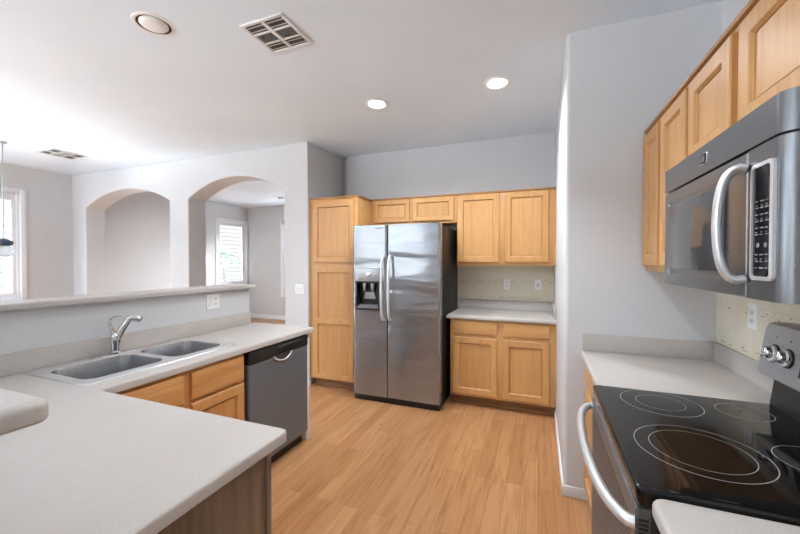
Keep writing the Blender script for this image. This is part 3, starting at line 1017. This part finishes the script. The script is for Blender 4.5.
loft(bm, [[(x, 0.001, z) for x, z in ring], [(x, -.006, z) for x, z in ring], [(x, -.007, z) for x, z in inn], [(x, -.003, z) for x, z in inn]], False, False)
obj('keypad_bezel', bm, 'handle', kp)
bm = bmesh.new(); loft(bm, [[(x, y, z) for x, z in inn] for y in (.0, -.0035)]); obj('keypad_glass', bm, 'bglass', kp)
bm = bmesh.new()
for row in range(11):
    z = .072 + row * .0152
    if row in (3, 4): continue
    for c_ in range(3):
        x = .657 + c_ * .020
        box(bm, x, x + .011 + .003 * ((row + c_) % 2), -.0042, -.0035, z, z + .0028)
        if row % 2: box(bm, x + .002, x + .009, -.0042, -.0035, z + .006, z + .008)
for cx in (.669, .699): lathe(bm, [(.006, -.0035), (.005, -.0045)], 12, (cx, 0, .125), 'Y')
obj('keypad_print', bm, 'print', kp)
obj('under_light', B((.10, .20, .12, .20, .0, .006), (.55, .65, .12, .20, .0, .006)), 'frost', m)

# ------------------------------------------------------------------ ceiling fittings
def recessed(label, x, y, power, cone=156, blend=.9):
    r_ = thing('recessed_light', label, 'ceiling light', (x, y, ZC), 0, 'lit recessed ceiling lights')
    bm = bmesh.new()
    seg = 40
    prof = [(.098, 0), (.096, -.006), (.080, -.008), (.072, -.003), (.070, 0)]
    rings = [[(q[0] * cos(2 * pi * k / seg), q[0] * sin(2 * pi * k / seg), q[1]) for k in range(seg)] for q in prof]
    loft(bm, rings, False, False); obj('trim_ring', bm, 'white', r_)
    bm = bmesh.new(); lathe(bm, [(.0705, 0), (.0705, -.004), (.055, -.009), (.03, -.012)], 32); obj('lens', bm, 'lens', r_)
    ld = bpy.data.lights.new('can_light', 'SPOT'); ld.energy = power; ld.spot_size = radians(cone); ld.spot_blend = blend; ld.shadow_soft_size = .06; ld.color = (.93, .97, 1.0)
    lo = bpy.data.objects.new('can_light', ld); COL.objects.link(lo); lo.parent = r_; lo.location = (0, 0, -.05)
    return r_


recessed('lit recessed ceiling light nearer the arched wall, farther from the camera', -1.343, 2.882, 58)
recessed('lit recessed ceiling light nearer the grey wall corner on the right', -.315, 2.885, 58)
recessed('recessed ceiling light out of the picture above the range aisle', -.42, 1.42, 48, 112, .6)
recessed('added unseen recessed light brightening the living room behind the arched wall', -5.95, 4.75, 34)  # lamp added out of view to brighten the room beyond the arches
e = thing('eyeball_light', 'unlit white round recessed eyeball light in the ceiling at upper left', 'ceiling light', (-2.115, 1.447, ZC))
bm = bmesh.new(); seg = 40
rings = [[(q[0] * cos(2 * pi * k / seg), q[0] * sin(2 * pi * k / seg), q[1]) for k in range(seg)] for q in [(.110, 0), (.109, -.003), (.100, -.005), (.090, -.003), (.088, 0)]]
loft(bm, rings, False, False); obj('trim_ring', bm, 'white', e)
bm = bmesh.new(); lathe(bm, [(.087, -.0005), (.087, -.002)], 36); obj('recess', bm, 'slot', e)
bm = bmesh.new(); lathe(bm, [(.074, -.002), (.074, -.008), (.068, -.014), (.05, -.020), (.02, -.022)], 36, (.009, -.006, 0)); obj('eyeball', bm, 'frost', e)


def ceiling_vent(label, x, y, w, l):
    v_ = thing('ceiling_vent', label, 'vent', (x, y, ZC), 0, 'ceiling air vents')
    bm = bmesh.new()
    fr = .022
    for b_ in ((-w / 2, w / 2, -l / 2, -l / 2 + fr), (-w / 2, w / 2, l / 2 - fr, l / 2), (-w / 2, -w / 2 + fr, -l / 2 + fr, l / 2 - fr), (w / 2 - fr, w / 2, -l / 2 + fr, l / 2 - fr)):
        box(bm, *b_, -.010, 0, .003)
    box(bm, -.012, .012, -l / 2 + fr, l / 2 - fr, -.010, -.001, .002)
    for yy in (-l / 6 + .004, l / 6 - .004):
        box(bm, -w / 2 + fr, -.012, yy - .006, yy + .006, -.010, -.001, .002); box(bm, .012, w / 2 - fr, yy - .006, yy + .006, -.010, -.001, .002)
    obj('frame', bm, 'vent', v_)
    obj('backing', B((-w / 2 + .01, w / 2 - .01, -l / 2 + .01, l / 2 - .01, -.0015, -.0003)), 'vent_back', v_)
    bm = bmesh.new()
    for sx in (-1, 1):
        xa, xb = sorted((sx * .014, sx * (w / 2 - fr)))
        # end banks: blades along X; middle bank: blades along Y
        for sy in (-1, 1):
            ya, yb_ = sorted((sy * (l / 6 + .004), sy * (l / 2 - fr)))
            n = 2
            for k in range(n):
                yc = ya + (yb_ - ya) * (k + .5) / n
                loft(bm, [[(xx, yc + .010, -.002), (xx, yc + .008, -.002), (xx, yc - .009, -.010), (xx, yc - .007, -.010)] for xx in (xa, xb)])
        ya, yb_ = -l / 6 + .010, l / 6 - .010
        n = 8
        for k in range(n):
            xc = xa + (xb - xa) * (k + .5) / n
            loft(bm, [[(xc - .004, yy, -.002), (xc - .002, yy, -.002), (xc + .005, yy, -.010), (xc + .003, yy, -.010)] for yy in (ya, yb_)])
    obj('blades', bm, 'vent', v_)


ceiling_vent('white square louvered air vent in the kitchen ceiling, near the top of the picture', -1.50, 1.782, .31, .30)
ceiling_vent('pale louvered air vent in the ceiling over the dining nook at left', -5.74, 2.735, .36, .38)

sd = thing('smoke_detector', 'small round detector on the ceiling seen through the right archway', 'detector', (-5.23, 6.30, ZC))
bm = bmesh.new(); lathe(bm, [(.065, 0), (.065, -.022), (.055, -.034), (.02, -.037)], 28); obj('housing', bm, 'coolsilver', sd)

pl = thing('pendant_lamp', 'slender pendant lamp hanging in front of the nook window at left edge', 'lamp', (-5.81, 2.20, ZC))
bm = bmesh.new(); lathe(bm, [(.042, 0), (.040, -.010), (.02, -.022), (.010, -.026)], 28); obj('canopy', bm, 'coolsilver', pl)
bm = bmesh.new(); tube(bm, [(0, 0, -.02), (0, 0, -1.13)], .0055, 10); obj('rod', bm, 'coolsilver', pl)
bm = bmesh.new(); lathe(bm, [(.012, -1.12), (.05, -1.135), (.075, -1.155), (.078, -1.185), (.06, -1.205), (.035, -1.21)], 28); obj('cap', bm, 'blue_metal', pl)
bm = bmesh.new(); lathe(bm, [(.05, -1.208), (.075, -1.235), (.085, -1.275), (.07, -1.315), (.03, -1.335)], 28); obj('shade', bm, 'lampglass', pl)

# ------------------------------------------------------------------ outside the windows
obj('ground', B((-16, XL - .2, -6, 16, -.30, -.10), (XL - .2, 4, YL + .2, 16, -.30, -.10)), 'soil', kind='structure')


def shrub(label, x, y, h, w):
    s_ = thing('garden_shrub', label, 'shrub', (x, y, -.1), 0, 'shrubs outside the windows')
    bm = bmesh.new(); tube(bm, [(0, 0, 0), (.03, .02, h * .4), (0, 0, h * .7)], [.05, .035, .015], 8); obj('stem', bm, 'toe', s_)
    bm = bmesh.new()
    for k in range(420):
        a = random.uniform(0, 2 * pi); q = random.uniform(-1, 1); rr = random.uniform(.75, 1) ** .5
        c_ = Vector((w * rr * cos(a) * (1 - q * q) ** .5, w * rr * sin(a) * (1 - q * q) ** .5, h * .55 + q * h * .42))
        R_ = Matrix.Rotation(random.uniform(0, 6.28), 3, 'Z') @ Matrix.Rotation(random.uniform(-1.2, 1.2), 3, 'X')
        sz = random.uniform(.05, .09)
        bm.faces.new([bm.verts.new(c_ + R_ @ Vector(p_)) for p_ in ((-sz, 0, 0), (0, -sz * .45, .01), (sz, 0, 0), (0, sz * .45, .01))])
    obj('foliage', bm, 'leaf', s_)


shrub('pale leafy shrub outside the shuttered window beyond the right archway', -10.3, 9.4, 1.9, .8)
shrub('pale leafy shrub outside the nook window behind the pendant lamp', -10.4, 3.3, 2.1, .9)
